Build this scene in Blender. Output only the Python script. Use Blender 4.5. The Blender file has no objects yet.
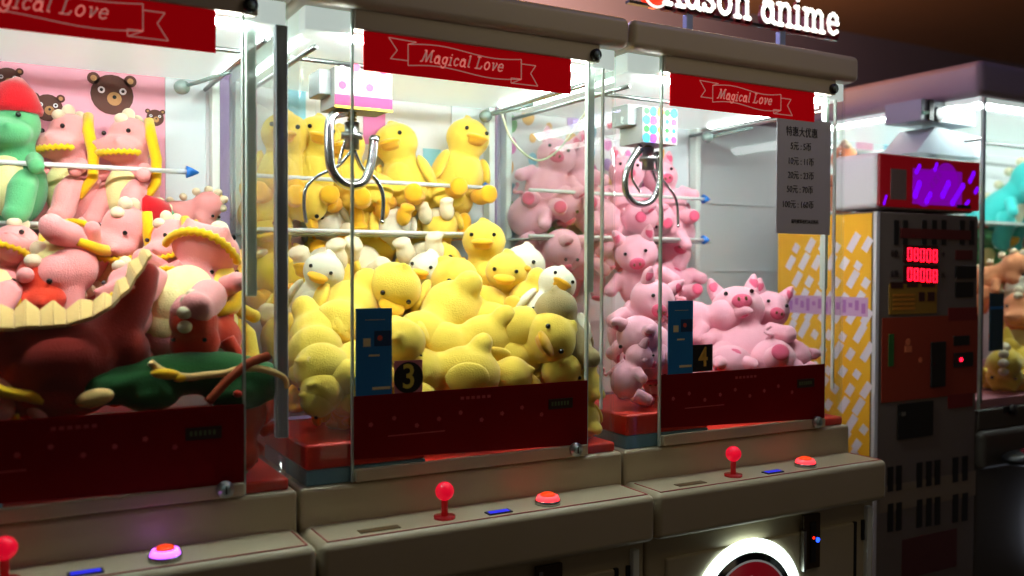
import bpy, math, random
from mathutils import Vector, Matrix, Euler
random.seed(7)
R = math.radians
SC = bpy.context.scene
C = SC.collection

# ------------------------------------------------------------------ camera
FPX, PSI, PITCH, ROLL = 916.3, .5168, .022, .0036
CAM = Vector((0, -1.7625, 1.3314))
_s, _c, _cp, _sp = math.sin(PSI), math.cos(PSI), math.cos(PITCH), math.sin(PITCH)
VR = Vector((_c, -_s, 0)); VF = Vector((_s*_cp, _c*_cp, -_sp)); VU = Vector((_s*_sp, _c*_sp, _cp))
cr, sr = math.cos(ROLL), math.sin(ROLL)
def ray(px, py):
    a, b = px-512, py-288
    x, y = (a*cr+b*sr)/FPX, (-a*sr+b*cr)/FPX
    return VR*x - VU*y + VF
def at(px, py, Y):                      # where a measured pixel meets the vertical plane at depth Y
    r = ray(px, py); t = (Y-CAM.y)/r.y
    return CAM + r*t
def atx(px, py, X):
    r = ray(px, py); t = (X-CAM.x)/r.x
    return CAM + r*t
cd = bpy.data.cameras.new('camera'); cam = bpy.data.objects.new('camera', cd); C.objects.link(cam)
r2 = VR*cr + VU*(sr)                    # small roll
u2 = (-VF).cross(r2) * 1.0
mw = Matrix((( r2.x, u2.x, -VF.x, CAM.x), (r2.y, u2.y, -VF.y, CAM.y), (r2.z, u2.z, -VF.z, CAM.z), (0,0,0,1)))
cam.matrix_world = mw
cd.sensor_width = 36; cd.lens = FPX/1024*36; cd.clip_start = .05
cd.dof.use_dof = True; cd.dof.focus_distance = 2.35; cd.dof.aperture_fstop = 1.7
SC.camera = cam

# ------------------------------------------------------------------ materials
def lin(c):
    return tuple((x/255/12.92 if x/255 <= .04045 else ((x/255+.055)/1.055)**2.4) for x in c)
MATS = {}
def mat(name, rgb, rough=.5, metal=0, emit=0, noise=0, scale=40, bump=0, bscale=200, sheen=0, alpha=1, spec=.5, ecol=None):
    if name in MATS: return MATS[name]
    m = bpy.data.materials.new(name); m.use_nodes = True
    nt = m.node_tree; b = nt.nodes['Principled BSDF']
    col = lin(rgb) + (1,)
    b.inputs['Base Color'].default_value = col
    b.inputs['Roughness'].default_value = rough
    b.inputs['Metallic'].default_value = metal
    b.inputs['Specular IOR Level'].default_value = spec
    if emit:
        b.inputs['Emission Color'].default_value = (lin(ecol)+(1,)) if ecol else col
        b.inputs['Emission Strength'].default_value = emit
    if sheen:
        b.inputs['Sheen Weight'].default_value = sheen; b.inputs['Sheen Roughness'].default_value = .5
    tc = nt.nodes.new('ShaderNodeTexCoord')
    if noise:
        n = nt.nodes.new('ShaderNodeTexNoise'); n.inputs['Scale'].default_value = scale; n.inputs['Detail'].default_value = 3
        nt.links.new(tc.outputs['Object'], n.inputs['Vector'])
        mx = nt.nodes.new('ShaderNodeMix'); mx.data_type = 'RGBA'
        mx.inputs[6].default_value = tuple(v*(1-noise) for v in col[:3])+(1,)
        mx.inputs[7].default_value = tuple(min(1, v*(1+noise*.6)) for v in col[:3])+(1,)
        nt.links.new(n.outputs['Fac'], mx.inputs[0]); nt.links.new(mx.outputs[2], b.inputs['Base Color'])
    if bump:
        n2 = nt.nodes.new('ShaderNodeTexNoise'); n2.inputs['Scale'].default_value = bscale; n2.inputs['Detail'].default_value = 2
        nt.links.new(tc.outputs['Object'], n2.inputs['Vector'])
        bp = nt.nodes.new('ShaderNodeBump'); bp.inputs['Strength'].default_value = bump; bp.inputs['Distance'].default_value = .003
        nt.links.new(n2.outputs['Fac'], bp.inputs['Height']); nt.links.new(bp.outputs[0], b.inputs['Normal'])
    if alpha < 1: b.inputs['Alpha'].default_value = alpha
    MATS[name] = m; return m
def plush(name, rgb): return mat(name, rgb, rough=.95, noise=.14, scale=25, bump=.5, bscale=300, sheen=.35, spec=.1)
def glass(name, tint=(.965,.985,.975), gloss=.9):
    m = bpy.data.materials.new(name); m.use_nodes = True; nt = m.node_tree
    for n in list(nt.nodes): nt.nodes.remove(n)
    o = nt.nodes.new('ShaderNodeOutputMaterial'); t = nt.nodes.new('ShaderNodeBsdfTransparent'); g = nt.nodes.new('ShaderNodeBsdfGlossy')
    lw = nt.nodes.new('ShaderNodeLayerWeight'); f = nt.nodes.new('ShaderNodeMath'); f.operation='POWER'; f.inputs[1].default_value = 4
    f2 = nt.nodes.new('ShaderNodeMath'); f2.operation='MULTIPLY_ADD'; f2.inputs[1].default_value=.32; f2.inputs[2].default_value=.025
    nt.links.new(lw.outputs['Facing'], f.inputs[0]); nt.links.new(f.outputs[0], f2.inputs[0]); f = f2; mx = nt.nodes.new('ShaderNodeMixShader')
    ns = nt.nodes.new('ShaderNodeTexNoise'); ns.inputs['Scale'].default_value = 6
    rp = nt.nodes.new('ShaderNodeMath'); rp.operation = 'MULTIPLY'; rp.inputs[1].default_value = .1
    nt.links.new(ns.outputs['Fac'], rp.inputs[0]); nt.links.new(rp.outputs[0], g.inputs['Roughness'])
    t.inputs[0].default_value = tint+(1,)
    mm = nt.nodes.new('ShaderNodeMath'); mm.operation = 'MULTIPLY'; mm.inputs[1].default_value = gloss
    nt.links.new(f.outputs[0], mm.inputs[0]); nt.links.new(mm.outputs[0], mx.inputs[0])
    nt.links.new(t.outputs[0], mx.inputs[1]); nt.links.new(g.outputs[0], mx.inputs[2]); nt.links.new(mx.outputs[0], o.inputs[0])
    MATS[name] = m; return m
GLASS = glass('clear acrylic')
WHITE = mat('white painted metal', (190,178,148), rough=.38, noise=.05, scale=8)
LIDM = mat('cream lid plastic', (206,194,176), rough=.35, noise=.05, scale=6)
INNER = mat('pale inner panel', (225,236,232), rough=.3, emit=.62)
GREYP = mat('grey metal post', (166,176,182), rough=.45)
PALEP = mat('pale frame', (232,240,234), rough=.4)
EDGE = mat('acrylic edge', (225,240,232), rough=.25, alpha=.75)
STEEL = mat('brushed steel', (170,172,172), rough=.28, metal=1, noise=.1)
CHROME = mat('chrome', (185,188,190), rough=.22, metal=1)
DARK = mat('dark plastic', (22,22,24), rough=.4)
RED = mat('deep red film', (122,2,8), rough=.6, noise=.06, scale=10, spec=.15)
BANNER = mat('red banner film', (222,4,20), rough=.8, noise=.05, scale=10, spec=.08, emit=.22, ecol=(215,2,18))  # slight emission added to the film, imitating light from behind
LINE = mat('pale pink print', (250,190,180), rough=.6, emit=.15)  # ink gives no light; faint glow added to go with the banner
PINS = mat('red pinstripe', (170,40,50), rough=.5)
TRAYRED = mat('red floor vinyl', (238,48,26), rough=.5, noise=.1, scale=12)
BLUEB = mat('pale blue rim', (110,165,190), rough=.4)
LED = mat('led strip', (240,250,248), emit=165)
LED2 = mat('side led strip', (240,250,248), emit=14)
LED5 = mat('right machine led strip', (240,250,248), emit=75)
CLIP = mat('blue rod cap', (20,110,200), rough=.4)
ROD = mat('white rod', (225,225,222), rough=.3)
GREENMET = mat('grey green bracket', (130,150,145), rough=.4, metal=.3)

# ------------------------------------------------------------------ mesh builder
class M:
    def __init__(s, off=(0,0,0)): s.v=[]; s.f=[]; s.mi=[]; s.cur=0; s.sm=[]; s.off=Vector(off)
    def add(s, vs, fs, smooth=False):
        n=len(s.v); s.v += [Vector(p)-s.off for p in vs]; s.f += [tuple(i+n for i in q) for q in fs]; s.mi += [s.cur]*len(fs); s.sm += [smooth]*len(fs)
    def box(s, a, b):
        x0,y0,z0=a; x1,y1,z1=b
        x0,x1=sorted((x0,x1)); y0,y1=sorted((y0,y1)); z0,z1=sorted((z0,z1))
        s.add([(x0,y0,z0),(x1,y0,z0),(x1,y1,z0),(x0,y1,z0),(x0,y0,z1),(x1,y0,z1),(x1,y1,z1),(x0,y1,z1)],
              [(3,2,1,0),(4,5,6,7),(0,1,5,4),(1,2,6,5),(2,3,7,6),(3,0,4,7)]); return s
    def hexa(s, p):                     # 8 points, bottom ring then top ring
        s.add(p, [(3,2,1,0),(4,5,6,7),(0,1,5,4),(1,2,6,5),(2,3,7,6),(3,0,4,7)]); return s
    def prism(s, pts, d):               # polygon extruded by the vector d
        n=len(pts); d=Vector(d); P=[Vector(p) for p in pts]
        s.add(P+[p+d for p in P], [tuple(range(n-1,-1,-1)), tuple(range(n,2*n))]+[(i,(i+1)%n,(i+1)%n+n,i+n) for i in range(n)]); return s
    def tube(s, pts, r, n=10, closed=False, cap=True):
        P=[Vector(p) for p in pts]; rs = r if isinstance(r,(list,tuple)) else [r]*len(P)
        rings=[]; up=None; m=len(P)
        for i,p in enumerate(P):
            t = ((P[(i+1)%m]-P[i-1]) if closed or 0<i<m-1 else (P[1]-P[0] if i==0 else P[-1]-P[-2])).normalized()
            if up is None: up = t.orthogonal().normalized()
            up = (up - t*up.dot(t)); up = up.normalized() if up.length>1e-6 else t.orthogonal().normalized()
            w=t.cross(up)
            rings.append([p+(up*math.cos(2*math.pi*k/n)+w*math.sin(2*math.pi*k/n))*rs[i] for k in range(n)])
        vs=[q for g in rings for q in g]; fs=[]
        for i in range(m if closed else m-1):
            j=(i+1)%m
            for k in range(n): fs.append((i*n+k, i*n+(k+1)%n, j*n+(k+1)%n, j*n+k))
        if not closed and cap: fs += [tuple(range(n-1,-1,-1)), tuple((m-1)*n+k for k in range(n))]
        s.add(vs, fs, True); return s
    def cyl(s, a, b, r, n=24, r2=None): return s.tube([a,b],[r, r if r2 is None else r2],n)
    def ell(s, c, r, rot=(0,0,0), n=16, m=10):
        c=Vector(c); E=Euler([R(a) for a in rot]).to_matrix()
        if not isinstance(r,(list,tuple)): r=(r,r,r)
        vs=[c+E@Vector((0,0,-r[2]))]
        for i in range(1,m):
            a=-math.pi/2+math.pi*i/m
            for k in range(n): vs.append(c+E@Vector((r[0]*math.cos(a)*math.cos(2*math.pi*k/n), r[1]*math.cos(a)*math.sin(2*math.pi*k/n), r[2]*math.sin(a))))
        vs.append(c+E@Vector((0,0,r[2]))); L=len(vs)-1; fs=[]
        for k in range(n): fs.append((0,1+(k+1)%n,1+k))
        for i in range(m-2):
            for k in range(n): a=1+i*n; fs.append((a+k,a+(k+1)%n,a+n+(k+1)%n,a+n+k))
        a=1+(m-2)*n
        for k in range(n): fs.append((a+k,a+(k+1)%n,L))
        s.add(vs,fs,True); return s
    def cone(s, p, q, r, n=10): return s.tube([p, (Vector(p)+Vector(q))/2, q],[r,r*.62,r*.12],n)
    def disc(s, c, r, th=.002, n=24, rx=None):      # disc facing -Y
        rx = rx or r; c=Vector(c)
        return s.prism([c+Vector((rx*math.cos(2*math.pi*k/n),0,r*math.sin(2*math.pi*k/n))) for k in range(n)], (0,-th,0))
    def ring(s, c, r0, r1, th, n=64):   # flat ring facing -Y
        c=Vector(c); vs=[]
        for k in range(n):
            d=Vector((math.cos(2*math.pi*k/n),0,math.sin(2*math.pi*k/n)))
            vs += [c+d*r0, c+d*r1, c+d*r1+Vector((0,-th,0)), c+d*r0+Vector((0,-th,0))]
        fs=[]
        for k in range(n):
            a=4*k; b=4*((k+1)%n)
            for i in range(4): fs.append((a+i, a+(i+1)%4, b+(i+1)%4, b+i))
        s.add(vs,fs); return s
    def mesh(s, name, mats):
        me=bpy.data.meshes.new(name); me.from_pydata([tuple(p) for p in s.v],[],s.f)
        mats = mats if isinstance(mats,(list,tuple)) else [mats]
        for m_ in mats: me.materials.append(m_)
        me.polygons.foreach_set('material_index', s.mi); me.polygons.foreach_set('use_smooth', s.sm)
        import bmesh
        b=bmesh.new(); b.from_mesh(me); bmesh.ops.recalc_face_normals(b, faces=b.faces[:]); b.to_mesh(me); b.free()
        me.update(); return me
    def build(s, name, mats, parent=None, bevel=0, label=None, seg=3):
        o=bpy.data.objects.new(name, s.mesh(name, mats)); C.objects.link(o)
        if parent is not None: o.parent=parent
        if bevel:
            b=o.modifiers.new('bevel','BEVEL'); b.width=bevel; b.segments=seg; b.limit_method='ANGLE'; b.angle_limit=R(40)
            for p in o.data.polygons: p.use_smooth=True
            w=o.modifiers.new('wn','WEIGHTED_NORMAL'); w.keep_sharp=False
        if label: o['label']=label
        return o
def empty(name, loc, label, cat, group=None):
    o=bpy.data.objects.new(name,None); C.objects.link(o); o.location=loc; o.empty_display_size=.05
    o['label']=label; o['category']=cat
    if group: o['group']=group
    return o
def struct(name, m, mt, bevel=0):
    o=m.build(name, mt, None, bevel); o['kind']='structure'; return o

# ------------------------------------------------------------------ built-in font text as mesh
def text_mesh(s, size, ext=.0008, offset=0, shear=0):
    cu=bpy.data.curves.new('t','FONT'); cu.body=s; cu.size=size; cu.extrude=ext; cu.offset=offset; cu.shear=shear
    cu.align_x='CENTER'; cu.align_y='CENTER'; cu.resolution_u=3
    o=bpy.data.objects.new('t',cu); C.objects.link(o); bpy.context.view_layer.update()
    me=bpy.data.meshes.new_from_object(o.evaluated_get(bpy.context.evaluated_depsgraph_get()))
    bpy.data.objects.remove(o); return me
def text(name, s, size, loc, mt, parent, off=(0,0,0), shear=0, offset=0, sx=1, axis='Y', label=None):
    me=text_mesh(s,size,offset=offset,shear=shear); me.materials.clear(); me.materials.append(mt)
    o=bpy.data.objects.new(name,me); C.objects.link(o); o.parent=parent
    o.location=Vector(loc)-Vector(off); o.rotation_euler=(R(90),0,0); o.scale=(sx,1,1)
    if label: o['label']=label
    return o

# ------------------------------------------------------------------ stroke lettering (bold serif for the sign, light italic for the banners)
def arc(cx,cy,rx,ry,a0,a1,n=9): return [(cx+rx*math.cos(R(a0+(a1-a0)*i/n)), cy+ry*math.sin(R(a0+(a1-a0)*i/n))) for i in range(n+1)]
GL = {
 'K': (1.15,[[(.2,0),(.2,1.5)],[(.0,0),(.42,0)],[(.0,1.5),(.42,1.5)],[(.9,1.5),(.25,.65)],[(.42,.85),(.95,0)],[(.72,0),(1.15,0)],[(.7,1.5),(1.08,1.5)]]),
 'a': (.95,[arc(.38,.42,.3,.4,80,440,14),[(.16,.86),(.4,1.0),(.66,.9),(.7,.6),(.7,.12)],[(.7,.06),(.88,0)]]),
 's': (.8,[[(.64,.74),(.62,.98)],[(.62,.82),(.36,.97),(.12,.8),(.2,.6),(.5,.46),(.66,.26),(.46,.03),(.24,.03),(.08,.2)],[(.08,.26),(.08,.02)]]),
 'o': (.95,[arc(.42,.5,.34,.48,0,360,16)]),
 'n': (1.1,[[(.2,0),(.2,.95)],[(.02,.95),(.2,.95)],[(.04,0),(.36,0)],[(.2,.7),(.4,.95),(.62,.97),(.78,.8),(.8,0)],[(.64,0),(.96,0)]]),
 'i': (.5,[[(.2,0),(.2,.95)],[(.02,.95),(.2,.95)],[(.02,0),(.38,0)],[(.19,1.3),(.21,1.32)]]),
 'm': (1.6,[[(.2,0),(.2,.95)],[(.02,.95),(.2,.95)],[(.04,0),(.36,0)],[(.2,.7),(.4,.95),(.58,.95),(.7,.8),(.72,0)],[(.58,0),(.88,0)],[(.72,.7),(.94,.95),(1.1,.95),(1.24,.8),(1.26,0)],[(1.1,0),(1.42,0)]]),
 'e': (.9,[[(.1,.52),(.72,.52)],[(.72,.52),(.66,.84),(.42,.98),(.18,.84),(.08,.5),(.18,.14),(.44,.02),(.7,.16)]]),
 'M': (1.6,[[(.0,.05),(.2,.1),(.45,1.45)],[(.45,1.45),(.72,.1)],[(.72,.1),(1.2,1.5)],[(1.2,1.5),(1.3,.1),(1.5,.12)],[(.25,1.45),(.45,1.45)],[(1.2,1.5),(1.4,1.5)]]),
 'g': (.85,[arc(.36,.5,.28,.42,0,360,14),[(.64,.9),(.62,-.15),(.4,-.45),(.12,-.4),(.06,-.2)]]),
 'c': (.75,[[(.62,.8),(.42,.96),(.2,.86),(.08,.5),(.2,.1),(.42,.02),(.64,.2)]]),
 'l': (.45,[[(.08,1.4),(.2,1.5),(.18,.1),(.36,.06)]]),
 'L': (1.1,[[(.1,1.5),(.5,1.5)],[(.3,1.5),(.26,.06)],[(.05,.04),(.8,.04),(.92,.35)]]),
 'v': (.8,[[(.05,.95),(.2,.95),(.32,.05)],[(.32,.05),(.7,.85),(.62,.98)]]),
 ' ': (.45,[]),
}
def stroke_len(s, gap): return sum(GL[ch][0]+gap for ch in s)-gap
def stroke_glyph(m, ch, org, h, w, th, slant=0, warp=None):
    # strokes in the X-Z plane, front faces -Y
    for line in GL[ch][1]:
        pts=[Vector((org[0]+(x+slant*y)*h, org[1], org[2]+y*h)) for x,y in line]
        if warp: pts=[p+Vector((0,0,warp(p.x))) for p in pts]
        for a,b in zip(pts,pts[1:]):
            d=(b-a); 
            if d.length<1e-6: continue
            d.normalize(); nrm=Vector((-d.z,0,d.x))*w/2
            m.prism([a-nrm,b-nrm,b+nrm,a+nrm],(0,-th,0))
        for p in pts: m.disc(p, w/2, th, 8)

# ------------------------------------------------------------------ soft toy bodies
def fuse(name, m, voxel, mt, smooth=6):
    me=m.mesh(name,mt); o=bpy.data.objects.new('tmp',me); C.objects.link(o)
    r=o.modifiers.new('r','REMESH'); r.mode='VOXEL'; r.voxel_size=voxel; r.use_smooth_shade=True
    s=o.modifiers.new('s','SMOOTH'); s.iterations=smooth; s.factor=.6
    bpy.context.view_layer.update()
    out=bpy.data.meshes.new_from_object(o.evaluated_get(bpy.context.evaluated_depsgraph_get()))
    bpy.data.objects.remove(o); out.name=name
    out.materials.clear(); out.materials.append(mt)
    for p in out.polygons: p.use_smooth=True; p.material_index=0
    return out
def partobj(name, me, parent, label=None):
    o=bpy.data.objects.new(name,me); C.objects.link(o); o.parent=parent
    if label: o['label']=label
    return o
EYE = mat('black bead eye',(14,12,12),rough=.15)
PL = {
 'yellow': plush('yellow plush',(255,216,84)), 'orange': plush('orange yellow plush',(252,188,42)), 'cream': plush('cream plush',(242,226,190)),
 'white': plush('off white plush',(236,230,205)), 'taupe': plush('shaded cream plush',(170,150,100)), 'pink': plush('pink plush',(250,176,194)), 'deeppink': plush('deep pink plush',(232,96,130)),
 'dino': plush('salmon pink plush',(246,160,158)), 'lemon': plush('pale lemon plush',(252,236,165)), 'frill': plush('golden yellow felt',(250,196,20)),
 'green': plush('leaf green plush',(96,180,120)), 'dkgreen': plush('dark green plush',(34,96,44)), 'red': plush('red felt',(200,24,34)), 'burg': plush('burgundy plush',(150,34,22)),
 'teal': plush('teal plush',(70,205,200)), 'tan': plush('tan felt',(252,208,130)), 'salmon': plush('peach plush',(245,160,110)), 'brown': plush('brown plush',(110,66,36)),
 'vermil': plush('vermilion plush',(214,60,34)),
}
PROTO = {}
def make_proto(kind, parts):            # parts: list of (name, mesh, label)
    PROTO[kind]=parts
def duck_parts(body, belly, beak):
    b=M(); b.ell((0,0,.085),(.074,.07,.088)).ell((0,-.012,.205),(.069,.064,.061)).ell((0,.07,.06),(.035,.04,.028),(-30,0,0)).ell((0,0,.15),(.05,.048,.05))
    b.ell((-.008,0,.268),(.01,.01,.014)).ell((.008,.004,.266),(.009,.009,.012))
    L=[('body',fuse('body',b,.0075,PL[body]),None)]
    w=M(); w.ell((-.075,-.005,.105),(.016,.04,.055),(10,16,0)); L.append(('wing',fuse('wing',w,.006,PL[body],3),None))
    w=M(); w.ell((.075,-.005,.105),(.016,.04,.055),(10,-16,0)); L.append(('wing',fuse('wing',w,.006,PL[body],3),None))
    for s in(-1,1):
        f=M(); f.ell((s*.043,-.075,.03),(.03,.042,.026)).ell((s*.05,-.112,.036),(.03,.014,.03)); L.append(('foot',fuse('foot',f,.006,PL[beak],3),None))
    k=M(); k.ell((0,-.078,.2),(.036,.03,.0105),(8,0,0)).ell((0,-.072,.186),(.028,.024,.009),(-10,0,0)); L.append(('beak',fuse('beak',k,.004,PL['orange'],3),'orange beak'))
    for s in(-1,1): L.append(('eye',M().ell((s*.034,-.066,.222),.0065,n=10,m=6).mesh('eye',EYE),None))
    q=M(); q.ell((0,-.022,.088),(.055,.056,.066)); L.append(('belly',q.mesh('belly',PL[belly]),'cream belly'))
    return L
make_proto('duck', duck_parts('yellow','yellow','orange'))
make_proto('duckc', duck_parts('yellow','cream','cream'))
make_proto('cduck', duck_parts('white','white','orange'))
make_proto('tduck', duck_parts('taupe','taupe','orange'))  # cream duck with the corner shade put into its taupe colour
def pig_parts(body, snout):
    b=M(); b.ell((0,0,.09),(.08,.074,.085)).ell((0,-.015,.205),(.07,.062,.062)).ell((0,-.06,.195),(.036,.03,.028))
    for s in(-1,1): b.tube([(s*.06,-.02,.14),(s*.1,-.05,.11)],[.024,.022],10).ell((s*.1,-.052,.11),.024)
    L=[('body',fuse('body',b,.0075,PL[body]),None)]
    for s in(-1,1):
        e=M(); e.tube([(s*.038,-.012,.245),(s*.052,-.016,.275),(s*.058,-.026,.298)],[.024,.018,.005],10); L.append(('ear',fuse('ear',e,.005,PL[body],3),None))
        i=M(); i.ell((s*.051,-.028,.27),(.012,.006,.017),(-10,0,0)); L.append(('inner_ear',i.mesh('inner_ear',PL[snout]),'deep pink inner ear'))
        g=M(); g.tube([(s*.04,-.05,.04),(s*.052,-.105,.035)],[.032,.028],12).ell((s*.052,-.105,.035),.028); L.append(('leg',fuse('leg',g,.006,PL[body],3),None))
        h=M(); h.ell((s*.054,-.128,.035),(.021,.008,.021)); L.append(('hoof',h.mesh('hoof',PL[snout]),'deep pink hoof'))
        L.append(('eye',M().ell((s*.032,-.069,.228),.006,n=10,m=6).mesh('eye',EYE),None))
    sn=M(); sn.ell((0,-.085,.196),(.026,.012,.02)); L.append(('snout',sn.mesh('snout',PL[snout]),'deep pink snout'))
    n=M(); n.ell((-.009,-.097,.197),(.004,.003,.006),n=8,m=6).ell((.009,-.097,.197),(.004,.003,.006),n=8,m=6); L.append(('nostrils',n.mesh('nostrils',PL['brown']),None))
    tl=M(); tl.tube([(0,.07+.004*i,.08+.012*math.sin(i*.9)) if False else (.012*math.cos(i*.9),.07+.005*i,.09+.012*math.sin(i*.9)) for i in range(10)],.006,8); L.append(('tail',tl.mesh('tail',PL[body]),None))
    return L
make_proto('pig', pig_parts('pink','deeppink'))
def dino_parts(body, belly, frill, hat=False):
    b=M(); b.ell((0,0,.085),(.07,.064,.09)).ell((0,0,.225),(.056,.055,.06)).ell((0,-.045,.2),(.062,.052,.034)).ell((0,0,.16),(.045,.045,.05))
    b.tube([(0,.04,.05),(0,.1,.03),(0,.15,.05)],[.04,.028,.008],10)
    b.ell((-.032,-.088,.21),(.012,.012,.01)).ell((.032,-.088,.21),(.012,.012,.01))
    L=[('body',fuse('body',b,.0075,PL[body]),None)]
    q=M(); q.ell((0,-.022,.085),(.055,.052,.074)); L.append(('belly',q.mesh('belly',PL[belly]),'cream belly'))
    for s in(-1,1):
        g=M(); g.tube([(s*.042,-.03,.10),(s*.05,-.062,.075),(s*.05,-.08,.025)],[.028,.031,.029],12).ell((s*.05,-.088,.018),(.028,.032,.022)); L.append(('leg',fuse('leg',g,.006,PL[body],3),None))
        a=M(); a.tube([(s*.055,-.02,.145),(s*.08,-.06,.125)],[.02,.017],10).ell((s*.08,-.06,.125),.018); L.append(('arm',fuse('arm',a,.005,PL[body],3),None))
        L.append(('eye',M().ell((s*.036,-.05,.24),.006,n=10,m=6).mesh('eye',EYE),None))
    c=M()
    for i,(y,z,h) in enumerate([(-.028,.272,.014),(.0,.284,.018),(.03,.272,.018),(.052,.245,.016),(.06,.20,.015),(.058,.15,.014),(.062,.10,.014)]):
        d=Vector((0,y*1.3,z-.16)).normalized(); c.ell(Vector((0,y,z))+d*h*.3,(.017,.015,h))
    L.append(('crest',c.mesh('crest',PL['cream']),'cream crest'))
    if frill:
        fr=M(); n=28; vs=[]
        for i in range(n+1):
            a=R(200+140*i/n); w=.0028*(-1)**i
            p=Vector((.068*math.cos(a),-.022+.075*math.sin(a),.183+w)); vs.append(p)
        fr.tube(vs,.0075,6); L.append(('frill',fr.mesh('frill',PL['frill']),'yellow scalloped frill'))
        st=M(); st.tube([(.045,.02,.275),(.064,-.0,.23),(.076,.0,.17),(.08,-.012,.11),(.066,-.045,.06)],[.012,.014,.014,.013,.009],8); L.append(('sash',st.mesh('sash',PL['frill']),'golden yellow sash'))
    if hat:
        ht=M(); ht.tube([(0,0,.25),(0,0,.262),(0,.005,.3),(.0,.02,.33)],[.058,.06,.044,.012],16); L.append(('hat',ht.mesh('hat',PL['red']),'red felt hat'))
    return L
make_proto('dino', dino_parts('dino','lemon',True))
make_proto('gdino', dino_parts('green','lemon',False,True))
make_proto('tdino', dino_parts('teal','cream',False))
make_proto('sdino', dino_parts('salmon','lemon',False))
make_proto('vdino', dino_parts('vermil','white',False))
make_proto('ydino', dino_parts('yellow','lemon',False))
NAMES = {'duck':('duck_plush','plush toy'),'duckc':('duck_plush','plush toy'),'cduck':('duck_plush','plush toy'),'tduck':('duck_plush','plush toy'),'pig':('pig_plush','plush toy'),
         'dino':('dinosaur_plush','plush toy'),'gdino':('dinosaur_plush','plush toy'),'tdino':('dinosaur_plush','plush toy'),'sdino':('dinosaur_plush','plush toy'),'vdino':('dinosaur_plush','plush toy'),'ydino':('dinosaur_plush','plush toy')}
BUILT = {}
_PT={}
def PTS(kind):
    if kind not in _PT: _PT[kind]=[v.co.copy() for n,me,lb in PROTO[kind] for v in list(me.vertices)[::5]]
    return _PT[kind]
def toy(kind, px, py, Y, rot, label, s=1.0, group=None, cz=.14):
    nm,cat=NAMES[kind]
    P=at(px,py,Y); E=Euler([R(a) for a in rot]).to_matrix()
    loc=P-E@Vector((0,-.01,cz))*s
    first = kind not in BUILT
    if first:
        root=empty(nm,loc,label,cat,group)
        for n,me,lb in PROTO[kind]: partobj(n,me,root,lb)
        BUILT[kind]=root
    else:
        src=BUILT[kind]; root=src.copy(); C.objects.link(root)
        for ch in [c for c in C.objects if c.parent==src]:
            d=ch.copy(); C.objects.link(d); d.parent=root
        root['label']=label
        if 'group' in root: del root['group']
        if group: root['group']=group
    if px<970 and (px,py)!=(845,180):
        V=PTS(kind); yy=Y
        for it in range(16):
            ymin=min((E@v).y for v in V)*s+loc.y
            if ymin>=.157: break
            yy+=.006; loc=at(px,py,yy)-E@Vector((0,-.01,cz))*s
        T=[E@v*s for v in V]; ymax=max(v.y for v in T)+loc.y
        if Y>=.70 or ymax>.842: loc.y-=max(-.12,min(ymax-.853,.12))
        k=HOME; lo,hi=X0+k*W+.02,X0+k*W+W-.014
        xs=[v.x+loc.x for v in T]
        if min(xs)<lo: loc.x+=lo-min(xs)
        elif max(xs)>hi: loc.x-=max(xs)-hi
        zm=min(v.z for v in T)+loc.z
        zf=.951 if loc.x-X0-k*W<.33 and loc.y<.5 else .886
        if zm<zf: loc.z+=zf-zm
        zm=max(v.z for v in T)+loc.z
        if zm>1.80: loc.z-=zm-1.80
    root.location=loc; root.rotation_euler=[R(a) for a in rot]; root.scale=(s,s,s)
    return root

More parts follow.
